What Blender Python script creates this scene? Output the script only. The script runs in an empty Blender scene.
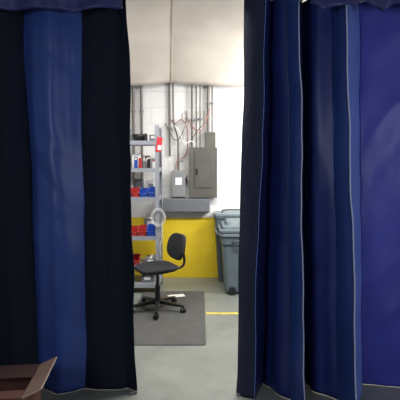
import bpy, bmesh, math, random
from mathutils import Vector, Matrix, Euler, noise
random.seed(4)
S=bpy.context.scene
S.view_settings.view_transform='Standard'
COL=S.collection

# ---------------- materials ----------------
def mat(name, col, rough=0.5, metal=0.0, bump=0.0, bscale=40, vary=0.0, vscale=5, spec=0.5, stretch=None, coat=0.0):
    m=bpy.data.materials.new(name); m.use_nodes=True
    nt=m.node_tree; b=nt.nodes['Principled BSDF']
    b.inputs['Base Color'].default_value=(*col,1)
    b.inputs['Roughness'].default_value=rough
    b.inputs['Metallic'].default_value=metal
    b.inputs['Specular IOR Level'].default_value=spec
    b.inputs['Coat Weight'].default_value=coat
    tc=nt.nodes.new('ShaderNodeTexCoord'); mp=nt.nodes.new('ShaderNodeMapping')
    nt.links.new(tc.outputs['Object'],mp.inputs['Vector'])
    if stretch: mp.inputs['Scale'].default_value=stretch
    if bump:
        n=nt.nodes.new('ShaderNodeTexNoise'); n.inputs['Scale'].default_value=bscale; n.inputs['Detail'].default_value=4
        nt.links.new(mp.outputs['Vector'],n.inputs['Vector'])
        bp=nt.nodes.new('ShaderNodeBump'); bp.inputs['Strength'].default_value=bump; bp.inputs['Distance'].default_value=0.02
        nt.links.new(n.outputs['Fac'],bp.inputs['Height']); nt.links.new(bp.outputs['Normal'],b.inputs['Normal'])
    if vary:
        n=nt.nodes.new('ShaderNodeTexNoise'); n.inputs['Scale'].default_value=vscale; n.inputs['Detail'].default_value=5
        nt.links.new(mp.outputs['Vector'],n.inputs['Vector'])
        r=nt.nodes.new('ShaderNodeValToRGB')
        r.color_ramp.elements[0].position=0.3; r.color_ramp.elements[1].position=0.7
        r.color_ramp.elements[0].color=(*[c*(1-vary) for c in col],1)
        r.color_ramp.elements[1].color=(*[min(1,c*(1+vary)) for c in col],1)
        nt.links.new(n.outputs['Fac'],r.inputs['Fac']); nt.links.new(r.outputs['Color'],b.inputs['Base Color'])
    return m

M={}
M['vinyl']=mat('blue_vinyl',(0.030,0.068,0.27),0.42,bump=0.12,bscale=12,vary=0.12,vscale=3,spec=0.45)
M['vinyl_lit']=mat('lit_blue_vinyl',(0.14,0.22,0.60),0.42,bump=0.1,bscale=7,vary=0.1,vscale=3)  # paler copy of the blue vinyl; light on the fold face put into the colour
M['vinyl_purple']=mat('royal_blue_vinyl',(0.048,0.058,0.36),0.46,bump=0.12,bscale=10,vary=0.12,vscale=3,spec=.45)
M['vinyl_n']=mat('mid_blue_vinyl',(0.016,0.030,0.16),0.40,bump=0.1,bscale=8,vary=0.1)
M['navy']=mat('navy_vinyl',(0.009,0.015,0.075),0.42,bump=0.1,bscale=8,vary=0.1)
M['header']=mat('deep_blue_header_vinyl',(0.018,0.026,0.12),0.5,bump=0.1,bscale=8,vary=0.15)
M['mesh']=mat('black_woven_mesh',(0.009,0.012,0.025),0.8,bump=0.4,bscale=350,spec=0.25)
M['edge']=mat('dark_navy_binding_fabric',(0.026,0.032,0.062),0.85,bump=0.5,bscale=140,spec=0.2,vary=.3,vscale=140)
M['stitch']=mat('slate_stitch_tape',(0.055,0.065,0.11),0.8)
M['trimw']=mat('pale_seam_binding',(0.46,0.52,0.68),0.6)
M['steel']=mat('grey_painted_steel',(0.34,0.36,0.39),0.45,0.2,vary=0.1)
M['panel']=mat('dark_grey_enamel',(0.098,0.095,0.080),0.45,0.1,vary=0.15,bump=0.05)
M['panel2']=mat('light_grey_enamel',(0.24,0.25,0.25),0.45,0.1)
M['trough']=mat('dull_grey_enamel',(0.16,0.17,0.185),0.45,0.1)
M['conduit']=mat('conduit_steel',(0.15,0.135,0.12),0.4,0.3)
M['wire']=mat('reddish_cable',(0.34,0.14,0.13),0.5)
M['wirew']=mat('white_cable',(0.75,0.75,0.72),0.5)
M['black']=mat('black_plastic',(0.012,0.012,0.013),0.45)
M['fabric']=mat('charcoal_upholstery',(0.030,0.030,0.034),0.9,bump=0.3,bscale=200,spec=0.2)
M['chrome']=mat('dark_steel',(0.15,0.15,0.15),0.3,0.9)
M['blueb']=mat('blue_plastic',(0.02,0.07,0.38),0.35)
M['redb']=mat('red_plastic',(0.42,0.03,0.025),0.35)
M['red']=mat('red_card',(0.6,0.03,0.04),0.6)
M['white']=mat('white_paper',(0.8,0.8,0.78),0.7)
M['cart']=mat('grey_teal_plastic',(0.13,0.17,0.185),0.5,bump=0.1,bscale=100,vary=0.08)
M['cartl']=mat('light_grey_teal_plastic',(0.20,0.245,0.26),0.5)
M['cartd']=mat('dark_grey_teal_plastic',(0.075,0.10,0.11),0.5)
M['mat']=mat('dark_rubber',(0.088,0.088,0.082),0.85,bump=0.5,bscale=120,vary=0.12,vscale=8)
M['yellow']=mat('yellow_floor_paint',(0.65,0.5,0.08),0.6,vary=0.2,vscale=20)
M['card']=mat('dark_brown_cardboard',(0.055,0.024,0.018),0.85,vary=0.12,vscale=6,bump=0.1,bscale=60)
M['cardf']=mat('reddish_brown_cardboard',(0.14,0.058,0.042),0.85,vary=0.12,vscale=6,bump=0.1,bscale=60)
M['card2']=mat('tan_cardboard',(0.24,0.15,0.11),0.85,vary=0.12,vscale=6,bump=0.1,bscale=60)
M['cedge']=mat('pale_cut_cardboard_edge',(0.42,0.34,0.27),0.85)
M['liner']=mat('cream_liner',(0.78,0.71,0.62),0.5,vary=0.08,vscale=2.5,bump=0.3,bscale=4)
M['linerseam']=mat('tan_seam_tape',(0.52,0.41,0.33),0.6)
M['darkwall']=mat('dark_painted_wall',(0.06,0.06,0.065),0.8,vary=0.1,bump=0.1)
M['whitewall']=mat('white_painted_wall',(0.7,0.7,0.67),0.7,vary=0.04,bump=0.1)
M['ceil']=mat('ceiling_paint',(0.5,0.48,0.44),0.8,vary=0.05)
M['track']=mat('galvanised_track',(0.25,0.26,0.27),0.4,0.8)

def concrete():
    m=bpy.data.materials.new('concrete_floor'); m.use_nodes=True
    nt=m.node_tree; b=nt.nodes['Principled BSDF']
    tc=nt.nodes.new('ShaderNodeTexCoord')
    n1=nt.nodes.new('ShaderNodeTexNoise'); n1.inputs['Scale'].default_value=2.2; n1.inputs['Detail'].default_value=8; n1.inputs['Roughness'].default_value=0.65
    n2=nt.nodes.new('ShaderNodeTexNoise'); n2.inputs['Scale'].default_value=60; n2.inputs['Detail'].default_value=3
    nt.links.new(tc.outputs['Object'],n1.inputs['Vector']); nt.links.new(tc.outputs['Object'],n2.inputs['Vector'])
    r=nt.nodes.new('ShaderNodeValToRGB'); r.color_ramp.elements[0].position=0.3; r.color_ramp.elements[1].position=0.72
    r.color_ramp.elements[0].color=(0.19,0.205,0.18,1); r.color_ramp.elements[1].color=(0.31,0.33,0.295,1)
    nt.links.new(n1.outputs['Fac'],r.inputs['Fac'])
    mx=nt.nodes.new('ShaderNodeMixRGB'); mx.blend_type='MULTIPLY'; mx.inputs['Fac'].default_value=0.25
    nt.links.new(r.outputs['Color'],mx.inputs['Color1']); nt.links.new(n2.outputs['Fac'],mx.inputs['Color2'])
    nt.links.new(mx.outputs['Color'],b.inputs['Base Color'])
    b.inputs['Roughness'].default_value=0.42
    bp=nt.nodes.new('ShaderNodeBump'); bp.inputs['Strength'].default_value=0.08
    nt.links.new(n1.outputs['Fac'],bp.inputs['Height']); nt.links.new(bp.outputs['Normal'],b.inputs['Normal'])
    return m
M['concrete']=concrete()

def blockwall():
    m=bpy.data.materials.new('painted_block_wall'); m.use_nodes=True
    nt=m.node_tree; b=nt.nodes['Principled BSDF']
    tc=nt.nodes.new('ShaderNodeTexCoord'); sp=nt.nodes.new('ShaderNodeSeparateXYZ'); cb=nt.nodes.new('ShaderNodeCombineXYZ')
    nt.links.new(tc.outputs['Object'],sp.inputs[0]); nt.links.new(sp.outputs['X'],cb.inputs['X']); nt.links.new(sp.outputs['Z'],cb.inputs['Y'])
    def brick(c1,c2,mo):
        br=nt.nodes.new('ShaderNodeTexBrick'); br.inputs['Scale'].default_value=1.0
        br.inputs['Brick Width'].default_value=0.4; br.inputs['Row Height'].default_value=0.195
        br.inputs['Mortar Size'].default_value=0.006; br.inputs['Mortar Smooth'].default_value=0.6
        br.inputs['Color1'].default_value=c1; br.inputs['Color2'].default_value=c2; br.inputs['Mortar'].default_value=mo
        nt.links.new(cb.outputs[0],br.inputs['Vector']); return br
    w=brick((0.75,0.745,0.715,1),(0.72,0.715,0.69,1),(0.63,0.625,0.60,1))
    y=brick((0.80,0.58,0.02,1),(0.78,0.56,0.02,1),(0.74,0.52,0.018,1))
    th=nt.nodes.new('ShaderNodeMath'); th.operation='GREATER_THAN'; th.inputs[1].default_value=0.775
    nt.links.new(sp.outputs['Z'],th.inputs[0])
    mx=nt.nodes.new('ShaderNodeMixRGB'); nt.links.new(th.outputs[0],mx.inputs['Fac'])
    nt.links.new(y.outputs['Color'],mx.inputs['Color1']); nt.links.new(w.outputs['Color'],mx.inputs['Color2'])
    nt.links.new(mx.outputs['Color'],b.inputs['Base Color']); b.inputs['Roughness'].default_value=0.55
    bp=nt.nodes.new('ShaderNodeBump'); bp.inputs['Strength'].default_value=0.16; bp.inputs['Distance'].default_value=0.01; bp.invert=True
    nt.links.new(w.outputs['Fac'],bp.inputs['Height']); nt.links.new(bp.outputs['Normal'],b.inputs['Normal'])
    return m
M['block']=blockwall()

# ---------------- geometry helpers ----------------
def fin(bm,name,m,parent=None,loc=(0,0,0),rot=(0,0,0),smooth=False,bevel=0,solid=0,label=None):
    bmesh.ops.recalc_face_normals(bm,faces=bm.faces)
    me=bpy.data.meshes.new(name); bm.to_mesh(me); bm.free()
    o=bpy.data.objects.new(name,me); COL.objects.link(o)
    me.materials.append(M[m])
    if smooth:
        for p in me.polygons: p.use_smooth=True
    o.location=loc; o.rotation_euler=rot
    if parent: o.parent=parent
    if solid:
        md=o.modifiers.new('solid','SOLIDIFY'); md.thickness=solid; md.offset=0
    if bevel:
        md=o.modifiers.new('bev','BEVEL'); md.width=bevel; md.segments=2; md.limit_method='ANGLE'
    if label: o['label']=label
    return o
def top(o,label,cat,group=None,kind=None):
    o['label']=label; o['category']=cat
    if group: o['group']=group
    if kind: o['kind']=kind
    return o
def empty(name,loc,rot,label,cat,group=None):
    o=bpy.data.objects.new(name,None); o.empty_display_size=0.1; COL.objects.link(o)
    o.location=loc; o.rotation_euler=rot
    return top(o,label,cat,group)
def box(bm,c,s,rot=None):
    mt=Matrix.Translation(c)
    if rot: mt=mt@Euler(rot).to_matrix().to_4x4()
    bmesh.ops.create_cube(bm,size=1,matrix=mt@Matrix.Diagonal((*s,1)))
def cyl(bm,p0,p1,r0,r1=None,seg=20):
    p0=Vector(p0);p1=Vector(p1);d=p1-p0
    q=Vector((0,0,1)).rotation_difference(d.normalized()).to_matrix().to_4x4()
    bmesh.ops.create_cone(bm,cap_ends=True,segments=seg,radius1=r0,radius2=r0 if r1 is None else r1,depth=d.length,matrix=Matrix.Translation((p0+p1)/2)@q)
def tube(bm,pts,r,seg=8,smooth=2,closed=False):
    pts=[Vector(p) for p in pts]
    for _ in range(smooth):
        q=[pts[0]] if not closed else []
        n=len(pts)
        for i in range(n-1 if not closed else n):
            a=pts[i];b=pts[(i+1)%n]
            q+= [a*.75+b*.25,a*.25+b*.75]
        if not closed: q.append(pts[-1])
        pts=q
    rings=[];n=len(pts)
    prev=None
    for i,p in enumerate(pts):
        a=pts[i-1] if (i>0 or closed) else pts[i]
        b=pts[(i+1)%n] if (i<n-1 or closed) else pts[i]
        t=(b-a).normalized()
        if prev is None:
            u=t.orthogonal().normalized()
        else:
            u=(prev-t*prev.dot(t)).normalized()
        prev=u; v=t.cross(u)
        rings.append([bm.verts.new(p+(u*math.cos(k*2*math.pi/seg)+v*math.sin(k*2*math.pi/seg))*r) for k in range(seg)])
    for i in range(n-1 if not closed else n):
        A=rings[i];B=rings[(i+1)%n]
        for k in range(seg):
            bm.faces.new((A[k],A[(k+1)%seg],B[(k+1)%seg],B[k]))
    if not closed:
        bm.faces.new(rings[0]); bm.faces.new(rings[-1])
def rrect(w,d,r,n=5):
    out=[]
    for cx,cy,a0 in ((w/2-r,d/2-r,0),(-w/2+r,d/2-r,90),(-w/2+r,-d/2+r,180),(w/2-r,-d/2+r,270)):
        for i in range(n+1):
            a=math.radians(a0+90*i/n); out.append((cx+r*math.cos(a),cy+r*math.sin(a)))
    return out
def loft(bm,secs,cap0=True,cap1=True):
    rings=[]
    for z,w,d,r,ox,oy in secs:
        rings.append([bm.verts.new((x+ox,y+oy,z)) for x,y in rrect(w,d,r)])
    n=len(rings[0])
    for A,B in zip(rings,rings[1:]):
        for k in range(n): bm.faces.new((A[k],A[(k+1)%n],B[(k+1)%n],B[k]))
    if cap0: bm.faces.new(rings[0])
    if cap1: bm.faces.new(rings[-1])
def sellip(bm,c,s,e1=0.5,e2=0.4,nu=32,nv=16,fn=None):
    def sp(v,e): return math.copysign(abs(v)**e,v)
    rings=[]
    for j in range(nv+1):
        ph=-math.pi/2+math.pi*j/nv; ring=[]
        for i in range(nu):
            th=2*math.pi*i/nu
            p=Vector((s[0]*sp(math.cos(ph),e1)*sp(math.cos(th),e2),s[1]*sp(math.cos(ph),e1)*sp(math.sin(th),e2),s[2]*sp(math.sin(ph),e1)))
            if fn: p=fn(p)
            ring.append(bm.verts.new(p+Vector(c)))
        rings.append(ring)
    for A,B in zip(rings,rings[1:]):
        for k in range(nu): bm.faces.new((A[k],A[(k+1)%nu],B[(k+1)%nu],B[k]))
    bmesh.ops.remove_doubles(bm,verts=bm.verts,dist=1e-5)

# ---------------- structure ----------------
def struct(name,c,s,m,label):
    bm=bmesh.new(); box(bm,(0,0,0),s)
    for v in bm.verts: v.co+=Vector(c)
    o=fin(bm,name,m); o['kind']='structure'; o['label']=label; o['category']='room'; return o
struct('floor',(0,2.1,-0.05),(5.4,7.5,0.1),'concrete','grey worn concrete shop floor')
struct('ceiling',(0,2.1,3.15),(5.4,7.5,0.1),'ceil','pale shop ceiling')
struct('wall_back',(0,5.70,1.55),(5.4,0.1,3.1),'block','white painted block wall with yellow lower band')
struct('wall_left',(-2.65,2.1,1.55),(0.1,7.1,3.1),'whitewall','plain painted side wall')
struct('wall_right',(2.65,2.1,1.55),(0.1,7.1,3.1),'whitewall','plain painted side wall')
struct('wall_front',(0,-1.55,1.55),(5.4,0.1,3.1),'darkwall','dark painted wall of the dim area')
struct('wall_header',(0,2.92,2.81),(5.2,0.12,0.58),'darkwall','dark header wall above the curtain track')

# ---------------- curtain track & curtains ----------------
bm=bmesh.new()
box(bm,(0,0,0),(5.18,0.045,0.02)); box(bm,(0,-0.02,-0.004),(5.18,0.006,0.02)); box(bm,(0,0.02,-0.004),(5.18,0.006,0.02))
top(fin(bm,'curtain_track','track',loc=(0,2.83,2.511)),'galvanised steel ceiling track above the blue curtains','curtain track')

def wobble(x,z,ew=1):
    n=noise.noise(Vector((x*7.3+3,z*1.9,1.7))); n2=noise.noise(Vector((x*5.1+9,z*4.5,4.7)))
    return Vector(((0.016*n+0.007*n2)*ew,0.02*n*ew,0))
def panel_mesh(name,m,A,B,parent,ztop,zbot,amp,seed,solid=0.006,bulge=0,nu=28,nv=110,quilt=0,vert=0):
    bm=bmesh.new(); g=[]
    for j in range(nv+1):
        t=j/nv; z=ztop+(zbot-ztop)*t; row=[]
        for i in range(nu+1):
            s=i/nu
            a=Vector((A[0]+(A[2]-A[0])*t,A[1]+(A[3]-A[1])*t,0)); b=Vector((B[0]+(B[2]-B[0])*t,B[1]+(B[3]-B[1])*t,0))
            a=a+wobble(A[0],z); b=b+wobble(B[0],z)
            p=a.lerp(b,s); d=(b-a); nrm=Vector((-d.y,d.x,0)).normalized()
            w=math.sin(math.pi*s)**0.6 if 0<s<1 else 0
            L=d.length
            h=noise.noise(Vector((s*L*6+seed,z*1.6+s*L*3,seed)))*1.0+noise.noise(Vector((s*L*12+seed,z*4-s*L*6,seed+5)))*0.2
            off=amp*w*h + bulge*math.sin(math.pi*s)
            if vert: off+=vert*w*noise.noise(Vector((s*L*11+seed,z*.7,seed+7)))
            if quilt:
                u=z*3.6-s*L*4.4; v=z*1.2+s*L*1.6
                off+=quilt*w*(abs(noise.noise(Vector((u+seed,v,seed+2))))-.2)*2
            p=p+nrm*off
            row.append(bm.verts.new((p.x,p.y,z)))
        g.append(row)
    for j in range(nv):
        for i in range(nu): bm.faces.new((g[j][i],g[j][i+1],g[j+1][i+1],g[j+1][i]))
    return fin(bm,name,m,parent,smooth=True,solid=solid)
def seam(parent,A,ztop,zbot,r,m='trimw',dx=0,dy=-0.006,label=None):
    bm=bmesh.new(); pts=[]
    for j in range(60):
        t=j/59; z=ztop+(zbot-ztop)*t; w=wobble(A[0],z)
        pts.append((A[0]+(A[2]-A[0])*t+w.x+dx,A[1]+(A[3]-A[1])*t+w.y+dy,z))
    tube(bm,pts,r,6,0)
    return fin(bm,'seam_binding',m,parent,smooth=True,label=label)
def hangers(parent,nodes,z0,z1):
    for N in nodes:
        bm=bmesh.new()
        x,y=N[0],N[1]
        tube(bm,[(x,y,z0-0.01),(x,(y+2.83)/2,(z0+z1)/2),(x,2.83,z1)],0.003,6,1)
        cyl(bm,(x-0.01,2.83,z1-.004),(x+0.01,2.83,z1-.004),0.006,seg=12)
        fin(bm,'roller_hanger','track',parent,label='small steel roller hanger')
def foot(parent,x,y,rz):
    bm=bmesh.new(); box(bm,(x,y,.012),(.07,.018,.008),(0,0,rz)); cyl(bm,(x,y-.004,.008),(x,y-.02,.008),.008,seg=12)
    fin(bm,'bottom_weight','track',parent,label='small pale metal weight at the hem')

# (x_top, y_top, x_bottom, y_bottom)
RN=[(.277,2.84,.24,2.78),(.395,2.76,.333,2.70),(.450,2.93,.430,2.93),(.530,2.80,.565,2.70),(.573,2.71,.625,2.58),(.640,2.94,.71,2.92),(.790,2.80,.865,2.70),(.842,2.71,.935,2.57),(.995,2.93,1.085,2.90),(2.5,2.80,2.5,2.80)]
RM=['edge','navy','vinyl_n','vinyl','navy','vinyl_n','vinyl','vinyl_lit','vinyl_purple']
n_=len(RM)
AMP=[.006,.006,.010,.004,.006,.012,.004,.008,.018]
BUL=[-.014,0,-.02,-.006,0,-.03,-.006,-.010,-.04]
ZT=2.49; ZB=0.004
cr=empty('curtain',(0,0,0),(0,0,0),'blue vinyl accordion curtain bunched open with pale seam bindings','curtain')
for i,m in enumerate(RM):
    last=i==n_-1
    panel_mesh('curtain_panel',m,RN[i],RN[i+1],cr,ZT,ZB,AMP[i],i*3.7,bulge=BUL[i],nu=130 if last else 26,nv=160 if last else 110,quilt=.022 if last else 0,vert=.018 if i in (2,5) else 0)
for i,r in ((4,.0035),(7,.0045)):
    seam(cr,RN[i],ZT,ZB,r,label='pale seam binding along the fold edge')
seam(cr,RN[1],ZT,ZB,.002,'vinyl_lit',label='thin blue seam binding along the fold edge')
seam(cr,RN[0],ZT,ZB,.003,'stitch',dx=.022,dy=-.018,label='slate stitching along the leading edge')
hangers(cr,RN[:-1],ZT,2.507)
foot(cr,.63,2.56,.5); foot(cr,.94,2.55,-.4); foot(cr,.27,2.755,.1)

LN=[(-.448,2.84,-.413,2.80),(-.50,2.87,-.48,2.85),(-.60,2.83,-.59,2.83),(-.735,2.86,-.75,2.85),(-1.10,2.90,-1.06,2.88),(-1.22,2.80,-1.2,2.80),(-1.36,2.88,-1.36,2.88),(-1.6,2.80,-1.6,2.80),(-2.5,2.82,-2.5,2.82)]
LM=['mesh','mesh','mesh','vinyl','mesh','mesh','mesh','navy']
cl=empty('curtain',(0,0,0),(0,0,0),'blue vinyl and black mesh curtain drawn open','curtain')
for i,m in enumerate(LM):
    panel_mesh('curtain_panel',m,LN[i],LN[i+1],cl,ZT,ZB,[.003,.005,.006,.016,.008,.006,.006,.01][i],i*5.1+20,bulge=[0,.012,.012,.085,.01,.01,.01,.01][i],nu=70 if i in(3,7) else 20,quilt=.009 if i==3 else 0,vert=.03 if i==3 else 0)
seam(cl,LN[0],ZT,ZB,.003,'edge',label='dark bound curtain edge')
hangers(cl,LN[:-1],ZT,2.507)
foot(cl,-.44,2.775,.1)

# valances
def valance(x0,x1,y,zb,m,label,scal,brx,fold=.016):
    bm=bmesh.new(); g=[]; n=240
    for j in range(11):
        row=[]
        for i in range(n+1):
            x=x0+(x1-x0)*i/n
            zbb=zb+0.012*noise.noise(Vector((x*4,1,0)))+scal*abs(math.sin(x*(9 if scal>.03 else 4)+2*noise.noise(Vector((x*3,0,0)))))
            z=zbb+(2.56-zbb)*j/10
            yy=y+0.012*noise.noise(Vector((x*6,z*8,3)))+fold*math.sin(x*34+2.5*noise.noise(Vector((x*5,0,0))))
            row.append(bm.verts.new((x,yy,z)))
        g.append(row)
    for j in range(10):
        for i in range(n): bm.faces.new((g[j][i],g[j][i+1],g[j+1][i+1],g[j+1][i]))
    va=fin(bm,'valance',m,smooth=True,solid=0.006)
    top(va,label,'valance')
    for x in brx:
        L=2.86-y
        bm=bmesh.new(); box(bm,(x,y+L/2,2.552),(0.03,L,0.015)); fin(bm,'bracket','track',va)
valance(-2.5,-.45,2.69,2.352,'header','short deep blue vinyl header draped over the curtain heading',.022,(-2.3,-1.7,-1.1,-.5),.007)
valance(.62,2.5,2.60,2.325,'header','short gathered deep blue header draped over the bunched curtain',.05,(.75,1.2,1.8,2.4))

# ---------------- ceiling liner ----------------
bm=bmesh.new(); g=[]
def sagf(x,t):
    u=((x-.13*t+.35)/1.7)%1.0
    return math.sin(math.pi*u)**0.8
LY,LZ=1.80,.56
for j in range(27):
    t=j/26; row=[]
    for i in range(181):
        x=-2.58+5.16*i/180
        y=5.55-LY*t
        z=2.44+LZ*t+0.06*math.sin(math.pi*t) - sagf(x,t)*(0.05*(1-t)+0.05*t) + 0.016*noise.noise(Vector((x*2.5,y*2.5,0)))
        row.append(bm.verts.new((x,y,z)))
    g.append(row)
for j in range(26):
    for i in range(180): bm.faces.new((g[j][i],g[j][i+1],g[j+1][i+1],g[j+1][i]))
ln=fin(bm,'insulation_liner','liner',smooth=True,solid=0.01)
top(ln,'cream insulation liner sagging from the ceiling above the block wall','ceiling liner')
for xs in (-2.05,-.35,1.35):
    bm=bmesh.new(); pts=[(xs+.13*k/12,5.56-(LY+.01)*k/12,2.44+LZ*k/12+0.06*math.sin(math.pi*k/12)-0.010) for k in range(13)]
    tube(bm,pts,0.009,8,1)
    fin(bm,'seam_strip','linerseam',ln,smooth=True)
for xs in (-2.05,-.35,1.35):
    for y,z,dx in ((3.78,2.98,.13),(5.5,2.45,0)):
        bm=bmesh.new(); cyl(bm,(xs+dx,y,z),(xs+dx,y,3.1),.003,seg=8); fin(bm,'hanging_wire','track',ln)

# ---------------- electrical ----------------
W=5.65
e=empty('electrical_panel',(0.037,W,0),(0,0,0),'dark grey electrical breaker panel on the block wall','electrical panel')
bm=bmesh.new(); box(bm,(0,-.06,1.345),(.34,.12,.61)); fin(bm,'enclosure','panel',e,bevel=.004)
bm=bmesh.new(); box(bm,(0.09,-.04,1.745),(.13,.08,.19)); fin(bm,'junction_box','panel',e,bevel=.004)
bm=bmesh.new(); box(bm,(0,-.126,1.345),(.345,.012,.615)); fin(bm,'cover','panel',e,bevel=.003)
bm=bmesh.new(); box(bm,(0.01,-.136,1.38),(.22,.01,.44)); d=fin(bm,'door','panel',e,bevel=.003)
bm=bmesh.new(); box(bm,(-.075,-.146,1.36),(.02,.012,.07)); cyl(bm,(-.075,-.14,1.36),(-.075,-.155,1.36),.008)
fin(bm,'latch','black',d)

e=empty('disconnect_switch',(-.264,W,0),(0,0,0),'small light grey safety disconnect switch box with side lever','switch box')
bm=bmesh.new(); box(bm,(0,-.05,1.205),(.155,.10,.33)); fin(bm,'enclosure','panel2',e,bevel=.005)
bm=bmesh.new(); box(bm,(0,-.106,1.20),(.165,.012,.31)); c=fin(bm,'cover','panel2',e,bevel=.004)
bm=bmesh.new(); box(bm,(0,-.1135,1.24),(.08,.003,.09)); fin(bm,'notice_label','white',c)
bm=bmesh.new(); cyl(bm,(.08,-.05,1.25),(.105,-.05,1.25),.018); box(bm,(.1,-.08,1.28),(.012,.09,.02),(.5,0,0)); fin(bm,'lever','black',e)

e=empty('wiring_trough',(-.19,W,0),(0,0,0),'long grey steel wiring trough below the electrical boxes','wiring trough')
bm=bmesh.new(); box(bm,(0,-.06,.94),(.62,.12,.17)); fin(bm,'body','trough',e,bevel=.004)
bm=bmesh.new(); box(bm,(0,-.124,.94),(.6,.008,.15)); 
for x in (-.27,0,.27): cyl(bm,(x,-.12,.94),(x,-.134,.94),.008,seg=10)
fin(bm,'cover','trough',e,bevel=.002)

def conduit(x,zb,y=5.62,r=.011,pts=None,zt=3.1,label='thin steel conduit running up the block wall'):
    e=empty('conduit',(x,y,zb),(0,0,0),label,'conduit','conduits on the block wall')
    bm=bmesh.new()
    if pts: tube(bm,[(a,b,c-zb) for a,b,c in pts],r,10,2)
    else: cyl(bm,(0,0,0),(0,0,zt-zb),r,seg=12)
    fin(bm,'pipe','conduit',e,smooth=False)
    for z in (.35,.9):
        if zb+z<3.0 and not pts:
            bm=bmesh.new(); box(bm,(0,.008,z),(.06,.02,.02)); fin(bm,'strap','steel',e)
conduit(-.10,1.652,5.605,.012)
conduit(-.045,1.652,5.605,.008)
conduit(.00,1.652,5.605,.008)
conduit(.10,1.842,5.605,.018)
conduit(.15,1.842,5.605,.010)
conduit(-.375,1.55,5.625,.013)
conduit(-.27,1.372,5.61,.010,pts=[(0,0,1.372),(0,0,1.62),(0,0,1.78),(-.06,0,1.95),(-.06,0,2.2),(-.06,0,3.1)],label='bent steel conduit rising from the switch box')
conduit(-.72,1.2,5.62,.016)
conduit(-.82,1.2,5.62,.018)

def cable(pts,r,m,label):
    bm=bmesh.new(); tube(bm,pts,r,6,3)
    top(fin(bm,'cable',m,smooth=True),label,'cable','loose cables on the block wall')
cable([(-.36,5.64,2.0),(-.30,5.585,1.93),(-.22,5.585,2.02),(-.15,5.585,1.88),(-.15,5.585,1.70),(-.17,5.585,1.55),(-.29,5.585,1.50),(-.30,5.585,1.38)],.007,'wire','thin reddish cable looped down to the switch box')
cable([(-.17,5.64,2.03),(-.09,5.53,1.90),(.0,5.53,1.80),(.07,5.53,1.96),(.12,5.56,2.12)],.006,'wire','thin reddish cable looped above the breaker panel')
cable([(-.20,5.61,1.375),(-.2,5.61,1.5),(-.20,5.62,1.72),(-.20,5.63,1.95),(-.21,5.64,2.08)],.007,'wirew','pale cable rising from the switch box')
cable([(-.43,5.64,1.95),(-.36,5.56,1.82),(-.30,5.56,1.72),(-.22,5.56,1.80),(-.17,5.56,1.96),(-.17,5.64,2.1)],.006,'conduit','short grey cable loop on the wall')
cable([(-.13,5.57,1.66),(-.10,5.55,1.76),(-0.02,5.50,1.87),(0.05,5.50,1.93),(.05,5.58,2.1)],.006,'conduit','dark cable crossing to the breaker panel')
cable([(-.35,5.64,1.86),(-.32,5.54,1.92),(-.25,5.53,1.86),(-.20,5.53,1.68),(-.11,5.53,1.74),(-.05,5.53,1.69)],.006,'wirew','white cable sagging beside the breaker panel')

# ---------------- shelf unit ----------------
SX0,SX1,SY0,SY1=-1.36,-.45,4.95,5.36
sh=empty('shelving_unit',((SX0+SX1)/2,(SY0+SY1)/2,0),(0,0,0),'grey steel shelving unit holding parts bins','shelves')
hx=(SX1-SX0)/2; hy=(SY1-SY0)/2
for sx in(-1,1):
    for sy in(-1,1):
        bm=bmesh.new()
        box(bm,(sx*(hx-.0015),sy*(hy-.022),.94),(.003,.044,1.88)); box(bm,(sx*(hx-.022),sy*(hy-.0015),.94),(.044,.003,1.88))
        box(bm,(sx*(hx-.02),sy*(hy-.02),.004),(.045,.045,.008))
        fin(bm,'post','steel',sh)
LV=[.12,.33,.66,1.10,1.42,1.72]
for z in LV:
    bm=bmesh.new(); box(bm,(0,0,z-.012),(2*hx-.008,2*hy-.008,.004))
    for c_,s_ in (((0,-hy+.006,z-.031),(2*hx-.008,.003,.044)),((0,hy-.006,z-.031),(2*hx-.008,.003,.044)),((-hx+.006,0,z-.031),(.003,2*hy-.01,.044)),((hx-.006,0,z-.031),(.003,2*hy-.01,.044))): box(bm,c_,s_)
    fin(bm,'shelf','steel',sh)
L=math.hypot(2*hy-.02,.9); a=math.atan2(.9,2*hy-.02)
for k,(s,dx) in enumerate(((1,.002),(-1,.005))):
    bm=bmesh.new(); box(bm,(hx+dx,0,.6),(.003,L,.018),(a*s,0,0)); fin(bm,'cross_brace','steel',sh)

def bin_(x,y,z,w,d,h,m,rz=0,lab='blue'):
    bm=bmesh.new()
    fl=.45*h
    a=.9
    V=lambda X,Y,Z: bm.verts.new((X,Y,Z))
    b0=V(-w/2*a,-d/2*a,0);b1=V(w/2*a,-d/2*a,0);b2=V(w/2*a,d/2*a,0);b3=V(-w/2*a,d/2*a,0)
    f0=V(-w/2,-d/2,fl);f1=V(w/2,-d/2,fl);m0=V(-w/2,-d*.2,h);m1=V(w/2,-d*.2,h);k0=V(-w/2,d/2,h);k1=V(w/2,d/2,h)
    for f in ((b0,b1,b2,b3),(b0,b1,f1,f0),(b2,b3,k0,k1),(b1,b2,k1,m1,f1),(b0,b3,k0,m0,f0)): bm.faces.new(f)
    pts=[(-w/2,-d/2,fl),(w/2,-d/2,fl),(w/2,-d*.2,h),(w/2,d/2,h),(-w/2,d/2,h),(-w/2,-d*.2,h)]
    for i in range(6):
        cyl(bm,pts[i],pts[(i+1)%6],.004,seg=8)
    o=fin(bm,'parts_bin',m,loc=(x,y,z+.002),rot=(0,0,rz),solid=.003)
    top(o,f'{lab} plastic open-front parts bin on the steel shelf','storage bin','plastic parts bins on the steel shelving')
c=-.01
LB={'blueb':'blue','redb':'red'}
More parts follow.
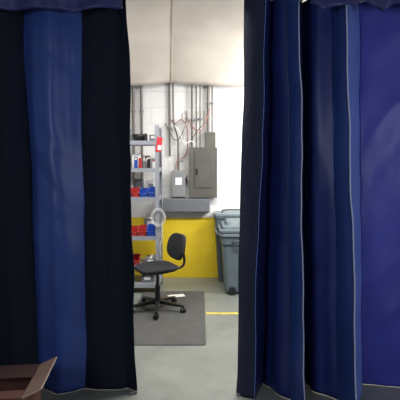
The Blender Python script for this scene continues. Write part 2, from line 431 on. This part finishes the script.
def brow(z,items,y=5.06,x=-.525,g=.008):
    for it in items:
        m,w,h=it
        if m: bin_(x-w/2+.05,y,z+c,w-.008,.17,h,m,random.uniform(-.04,.04),LB[m])
        x-=w+g
brow(1.10,[('blueb',.10,.10),('blueb',.085,.085),('redb',.085,.09),('redb',.1,.09)])
brow(.66,[('blueb',.12,.11),('redb',.09,.10),('redb',.09,.09),('blueb',.1,.1)])
brow(.33,[(None,.2,0),('redb',.1,.09),('blueb',.1,.09)])
def bowl(x,y,z,m,s,lab):
    bm=bmesh.new()
    prof=[(.02,0),(.06,.005),(.085,.04),(.095,.09),(.09,.09),(.08,.045),(.055,.015),(.0001,.012)]
    prev=None
    for r,zz in prof:
        ring=[bm.verts.new((s*r*math.cos(k*math.pi/12),s*r*math.sin(k*math.pi/12),zz*s)) for k in range(24)]
        if prev:
            for k in range(24): bm.faces.new((prev[k],prev[(k+1)%24],ring[(k+1)%24],ring[k]))
        else: bm.faces.new(ring)
        prev=ring
    top(fin(bm,'bowl',m,loc=(x,y,z),smooth=True),lab,'bowl')
bowl(-.68,5.1,1.71,'black',.85,'black plastic bowl on the top shelf')
def carton(x,y,z,w,d,h,m,lab,rz=0,tape='white'):
    bm=bmesh.new(); box(bm,(0,0,h/2),(w,d,h)); o=fin(bm,'carton',m,loc=(x,y,z),rot=(0,0,rz),bevel=.003)
    top(o,lab,'box')
    bm=bmesh.new(); box(bm,(0,0,h+.0005),(w*.2,d*1.0,.001)); box(bm,(0,-d/2-.0008,h*.6),(w*.5,.001,h*.4)); fin(bm,'tape',tape,o)
carton(-.53,5.1,1.71,.08,.12,.07,'trough','small grey carton on the top shelf',.1)
carton(-.81,5.12,1.71,.08,.12,.14,'trough','small dark grey carton on the top shelf')
z2=1.41
carton(-.52,5.18,z2,.07,.12,.11,'panel2','grey box on the second shelf')
carton(-.60,5.2,z2,.06,.12,.14,'card2','brown carton on the second shelf',.08,'white')
carton(-.73,5.18,z2,.09,.14,.16,'white','white carton on the second shelf',.08,'panel2')
carton(-.57,5.27,1.09,.11,.1,.17,'white','white carton behind the blue parts bins',0,'panel2')
carton(-.72,5.27,1.09,.11,.1,.19,'trough','grey carton behind the parts bins',0,'panel2')
carton(-.58,5.27,.65,.15,.1,.17,'panel2','light grey carton behind the parts bins',0,'white')
carton(-.56,5.12,.32,.13,.2,.07,'trough','dark grey carton on the lower shelf')
carton(-.60,5.12,.11,.14,.2,.08,'trough','dark grey carton on the bottom shelf')
def can(x,y,z,m,lab,s=1):
    e=empty('spray_can',(x,y,z),(0,0,0),lab,'spray can','spray cans on the shelving')
    bm=bmesh.new(); cyl(bm,(0,0,0),(0,0,.10*s),.02); cyl(bm,(0,0,.10*s),(0,0,.10*s+.012),.02,.013); fin(bm,'body',m,e,bevel=.002)
    bm=bmesh.new(); cyl(bm,(0,0,.10*s+.012),(0,0,.10*s+.03),.012); fin(bm,'cap','white' if m!='white' else 'redb',e,bevel=.002)
can(-.665,5.02,z2,'redb','red spray can on the second shelf'); can(-.80,5.02,z2,'white','white spray can on the second shelf',1.3); can(-.715,5.03,z2,'blueb','blue spray can on the second shelf',.8); can(-.57,5.03,z2,'black','black spray can on the second shelf',.9)
can(-.515,5.04,z2,'white','white spray can with a red cap on the second shelf',.6); can(-.62,5.02,z2,'trough','grey spray can on the second shelf',.7)
can(-.60,5.02,1.71,'black','black spray can on the top shelf',.7)
# coil of dark cable on the top shelf
bm=bmesh.new()
for k in range(4):
    R=.05+.004*(k%2)
    tube(bm,[(R*math.cos(a*math.pi/6),R*math.sin(a*math.pi/6),.006+.010*k) for a in range(12)],.005,6,1,closed=True)
top(fin(bm,'cable_coil','black',loc=(-.53,5.25,1.71),smooth=True),'coil of black cable lying on the top shelf','cable')

t=empty('inspection_tag',(-.447,4.947,1.67),(0,0,0),'red and white tag hanging from the shelf post','tag')
bm=bmesh.new(); box(bm,(0,-.003,0),(.062,.002,.16),(0,.14,0)); fin(bm,'tag_card','red',t)
bm=bmesh.new(); box(bm,(.004,-.0055,-.035),(.04,.001,.05),(0,.14,0)); fin(bm,'printed_area','white',t)
bm=bmesh.new(); tube(bm,[(.01,-.003,.07),(.0,-.004,.10),(-.01,.0,.13)],.002,6,1); fin(bm,'string','wirew',t)
t=empty('cable_coil',(-.46,4.925,.93),(0,0,0),'loosely coiled white cable hanging on the shelf post','cable')
bm=bmesh.new()
for k in range(3):
    R=.07+.01*k
    tube(bm,[(R*math.cos(a*math.pi/6)*.9,-.004*k+.004*math.sin(a),-.06+R*1.15*math.sin(a*math.pi/6)) for a in range(12)],.0022,6,1,closed=True)
fin(bm,'coil','wirew',t,smooth=True)
bm=bmesh.new(); tube(bm,[(.04,-.0,-.13),(.05,-.01,-.25),(.01,-.01,-.38),(.03,-.0,-.5)],.003,6,2); fin(bm,'loose_end','wirew',t,smooth=True)
bm=bmesh.new(); tube(bm,[(0,.025,.03),(0,.0,.04),(0,-.015,.03),(0,-.018,.015)],.004,6,1); fin(bm,'hook','track',t)

# ---------------- office chair ----------------
ch=empty('office_chair',(-.42,4.36,0.012),(0,0,math.radians(118)),'black armless swivel task chair on a dark floor mat','chair')
bm=bmesh.new()
def seatf(p):
    p=p.copy(); 
    if p.y>0: p.z-=0.10*(p.y/.21)**2*.22
    p.z+= -.010*(1-(p.x/.22)**2) if p.z>0 else 0
    return p
sellip(bm,(0,0.01,.443),(.195,.195,.023),.35,.55,fn=seatf); fin(bm,'seat','fabric',ch,smooth=True)
bm=bmesh.new(); sellip(bm,(0,.01,.418),(.17,.17,.008),.3,.5); fin(bm,'seat_shell','black',ch,smooth=True)
bm=bmesh.new()
def backf(p):
    q=Vector((p.x,p.z,p.y))
    q.y+= .9*p.x*p.x
    q.y+= -.25*(q.z)**2
    return q
sellip(bm,(0,0,0),(.175,.132,.024),.4,.7,fn=backf)
fin(bm,'backrest','fabric',ch,loc=(0,-.225,.622),rot=(math.radians(14),0,0),smooth=True)
bm=bmesh.new(); tube(bm,[(0,-.02,.40),(0,-.20,.395),(0,-.285,.41),(0,-.30,.48),(0,-.275,.58),(0,-.28,.68)],.014,10,3)
box(bm,(0,-.285,.60),(.05,.02,.12),(.12,0,0)); fin(bm,'back_bracket','black',ch,smooth=True)
bm=bmesh.new(); box(bm,(0,0,.395),(.15,.18,.03)); fin(bm,'seat_mount','black',ch,bevel=.006)
bm=bmesh.new(); cyl(bm,(0,0,.10),(0,0,.25),.026); cyl(bm,(0,0,.25),(0,0,.39),.015); fin(bm,'gas_column','black',ch,bevel=.002)
bm=bmesh.new(); tube(bm,[(.06,.02,.395),(.18,.03,.39),(.22,.03,.385)],.005,8,1); sellip(bm,(.23,.03,.385),(.02,.009,.007),1,1,12,8); fin(bm,'height_lever','black',ch,smooth=True)
bm=bmesh.new(); cyl(bm,(0,0,.065),(0,0,.12),.042,.032)
for k in range(5):
    a=math.radians(72*k+10); u=Vector((math.cos(a),math.sin(a),0)); v=Vector((-u.y,u.x,0))
    n0=[];n1=[]
    for sgn,zz in ((-1,.075),(1,.075),(1,.112),(-1,.112)):
        n0.append(bm.verts.new(u*.02+v*.024*sgn+Vector((0,0,zz))))
    for sgn,zz in ((-1,.055),(1,.055),(1,.075),(-1,.075)):
        n1.append(bm.verts.new(u*.275+v*.014*sgn+Vector((0,0,zz))))
    for i in range(4): bm.faces.new((n0[i],n0[(i+1)%4],n1[(i+1)%4],n1[i]))
    bm.faces.new(n0);bm.faces.new(n1)
fin(bm,'star_base','black',ch,bevel=.003)
for k in range(5):
    a=math.radians(72*k+10); u=Vector((math.cos(a),math.sin(a),0)); b=a+.9+k
    w=Vector((math.cos(b),math.sin(b),0)); c0=u*.265+Vector((0,0,.026))
    bm=bmesh.new()
    cyl(bm,c0+w*.006,c0+w*.022,.025,seg=18); cyl(bm,c0-w*.006,c0-w*.022,.025,seg=18)
    cyl(bm,c0-w*.007,c0+w*.007,.012,seg=10); cyl(bm,c0,c0+Vector((0,0,.04)),.006,seg=8)
    fin(bm,'caster','black',ch)

# ---------------- floor mat, paper, line ----------------
bm=bmesh.new(); loft(bm,[(0,.70,1.50,.03,0,0),(.006,.70,1.50,.03,0,0),(.012,.67,1.47,.03,0,0)])
top(fin(bm,'floor_mat','mat',loc=(-.30,4.28,0)),'dark grey rubber anti-fatigue mat on the concrete floor','mat')
bm=bmesh.new(); g=[[bm.verts.new((-.09+.06*i,-.05+.033*j,.002+.006*abs(math.sin(i*1.3+j)))) for i in range(4)] for j in range(4)]
for j in range(3):
    for i in range(3): bm.faces.new((g[j][i],g[j][i+1],g[j+1][i+1],g[j+1][i]))
top(fin(bm,'paper_scrap','white',loc=(-.26,4.82,.0125),rot=(0,0,.3),solid=.0008),'crumpled white paper scrap lying on the mat','paper')
bm=bmesh.new(); box(bm,(0,0,.001),(1.5,.05,.002))
top(fin(bm,'floor_line','yellow',loc=(.81,4.30,0)),'worn yellow painted safety line on the concrete floor','floor marking')

# ---------------- waste carts ----------------
ct=empty('waste_cart',(.56,5.12,0),(0,0,0),'grey-teal wheeled plastic waste cart with layered hinged lid','trash bin')
bm=bmesh.new()
loft(bm,[(.03,.56,.40,.05,.005,0),(.10,.57,.41,.05,.005,0),(.56,.62,.46,.05,0,0),(.57,.62,.46,.05,0,0),(.575,.65,.50,.05,0,0),(.665,.66,.52,.05,0,0)])
fin(bm,'body','cart',ct,bevel=.004)
bm=bmesh.new(); loft(bm,[(.665,.69,.55,.05,0,0),(.70,.69,.55,.05,0,0)]); fin(bm,'rim','cartl',ct,bevel=.005)
bm=bmesh.new()
loft(bm,[(.708,.70,.56,.05,0,0),(.735,.70,.56,.05,0,0),(.737,.64,.52,.05,0,0),(.775,.62,.50,.05,0,0),(.777,.56,.44,.05,0,0),(.81,.52,.40,.06,0,0),(.815,.48,.36,.06,0,0)])
loft(bm,[(.70,.64,.50,.05,0,0),(.708,.64,.50,.05,0,0)])
fin(bm,'lid','cart',ct,bevel=.004)
bm=bmesh.new(); tube(bm,[(-.32,-.20,.65),(-.375,-.20,.695),(-.38,-.1,.70),(-.38,.1,.70),(-.375,.2,.695),(-.32,.20,.65)],.012,10,1)
fin(bm,'handle','cartd',ct,smooth=True)
bm=bmesh.new(); tube(bm,[(-.2,-.285,.60),(-.2,-.31,.62),(.2,-.31,.62),(.2,-.285,.60)],.012,10,1); tube(bm,[(-.2,-.24,.60),(-.2,-.285,.60)],.012,8,0); tube(bm,[(.2,-.24,.60),(.2,-.285,.60)],.012,8,0)
fin(bm,'lift_bar','cartd',ct,smooth=True)
for s in(-1,1):
    bm=bmesh.new(); cyl(bm,(-.20,s*.207,.045),(-.20,s*.237,.045),.045,seg=28); cyl(bm,(-.20,s*.18,.045),(-.20,s*.24,.045),.015,seg=14); fin(bm,'wheel','black',ct,bevel=.005)
bm=bmesh.new(); cyl(bm,(-.20,-.24,.045),(-.20,.24,.045),.007,seg=10); fin(bm,'axle','chrome',ct)
for s in(-1,1):
    bm=bmesh.new(); box(bm,(.2,s*.15,.018),(.05,.05,.036)); fin(bm,'foot','cartd',ct)
e=empty('waste_bin',(.43,5.525,0),(0,0,0),'slim grey-teal plastic bin standing against the yellow wall band','trash bin')
bm=bmesh.new(); loft(bm,[(0,.40,.18,.04,0,0),(.78,.50,.22,.04,0,0),(.79,.52,.235,.04,0,0),(.82,.52,.235,.04,0,0)]); fin(bm,'body','cartd',e,bevel=.004)
bm=bmesh.new(); loft(bm,[(.822,.53,.24,.04,0,0),(.85,.53,.24,.04,0,0),(.87,.42,.16,.04,0,0)]); fin(bm,'lid','cartl',e,bevel=.004)
bm=bmesh.new(); tube(bm,[(-.16,-.09,.86),(-.16,-.09,.90),(.16,-.09,.90),(.16,-.09,.86)],.01,8,1); fin(bm,'handle','cartd',e,smooth=True)

# ---------------- cardboard box ----------------
cb=empty('cardboard_box',(-1.165,2.24,0),(0,0,math.radians(6)),'dark reddish-brown cardboard box with loosely folded top flaps','box')
w,d,h=.56,.36,.345
bm=bmesh.new()
box(bm,(0,0,.003),(w,d,.006)); box(bm,(0,-d/2,h/2),(w,.006,h)); box(bm,(0,d/2,h/2),(w,.006,h)); box(bm,(-w/2,0,h/2),(.006,d,h)); box(bm,(w/2,0,h/2),(.006,d,h))
fin(bm,'body','cardf',cb)
def flap(c,s,off,rot,m='card'):
    bm=bmesh.new(); box(bm,off,s); return fin(bm,'flap',m,cb,loc=c,rot=rot)
flap((0,d/2,h+.006),(w,.17,.005),(0,-.085,0),(math.radians(-3),0,0))
flap((0,-d/2,h+.004),(w,.13,.005),(0,.065,0),(math.radians(-12),0,0),'cardf')
flap((-w/2,0,h+.004),(.13,d,.005),(-.065,0,0),(0,math.radians(-30),0))
f=flap((w/2+.003,0,h+.004),(.10,d,.006),(.05,0,0),(0,math.radians(-24),0),'card2')
bm=bmesh.new(); box(bm,(.1015,0,0),(.003,d,.007)); box(bm,(.05,-d/2-.0015,0),(.10,.003,.007)); fin(bm,'cut_edge','cedge',f)

# ---------------- lights ----------------
def area(name,loc,size,en,col,rot=(0,0,0)):
    l=bpy.data.lights.new(name,'AREA'); l.shape='RECTANGLE'; l.size,l.size_y=size; l.energy=en; l.color=col
    o=bpy.data.objects.new(name,l); o.location=loc; o.rotation_euler=rot; COL.objects.link(o)
area('shop_light',(0.1,3.4,2.85),(2.0,.3),98,(1,.98,.95))
area('shop_light',(1.5,4.5,2.2),(.9,.9),62,(1,.985,.96),(math.radians(70),0,math.radians(18)))
area('liner_fill',(1.5,4.0,1.6),(.8,.8),11,(1,.97,.94),(math.radians(150),0,math.radians(40)))  # added fill hidden behind the right curtain to brighten the ceiling liner
area('liner_fill',(-1.7,4.0,1.7),(.8,.8),5,(1,.97,.94),(math.radians(150),0,math.radians(-40)))  # same added liner fill, behind the left curtain
area('front_fill',(-1.3,-.3,1.8),(.6,.5),17,(.82,.88,1),(math.radians(84),0,math.radians(-10)))  # added fill behind the camera, brightens the left curtain
area('front_fill',(2.1,-.1,1.6),(.5,.5),23,(.84,.86,1),(math.radians(84),0,math.radians(14)))  # added fill out of view, brightens the right curtain folds
w=bpy.data.worlds.new('world'); S.world=w; w.use_nodes=True
w.node_tree.nodes['Background'].inputs[0].default_value=(.5,.55,.65,1); w.node_tree.nodes['Background'].inputs[1].default_value=.05

# ---------------- camera ----------------
cd=bpy.data.cameras.new('camera'); cd.sensor_width=36; cd.lens=36*450/400
co=bpy.data.objects.new('camera',cd); co.location=(0,0,1.5); co.rotation_euler=(math.radians(90-5.08),0,0)
COL.objects.link(co); S.camera=co
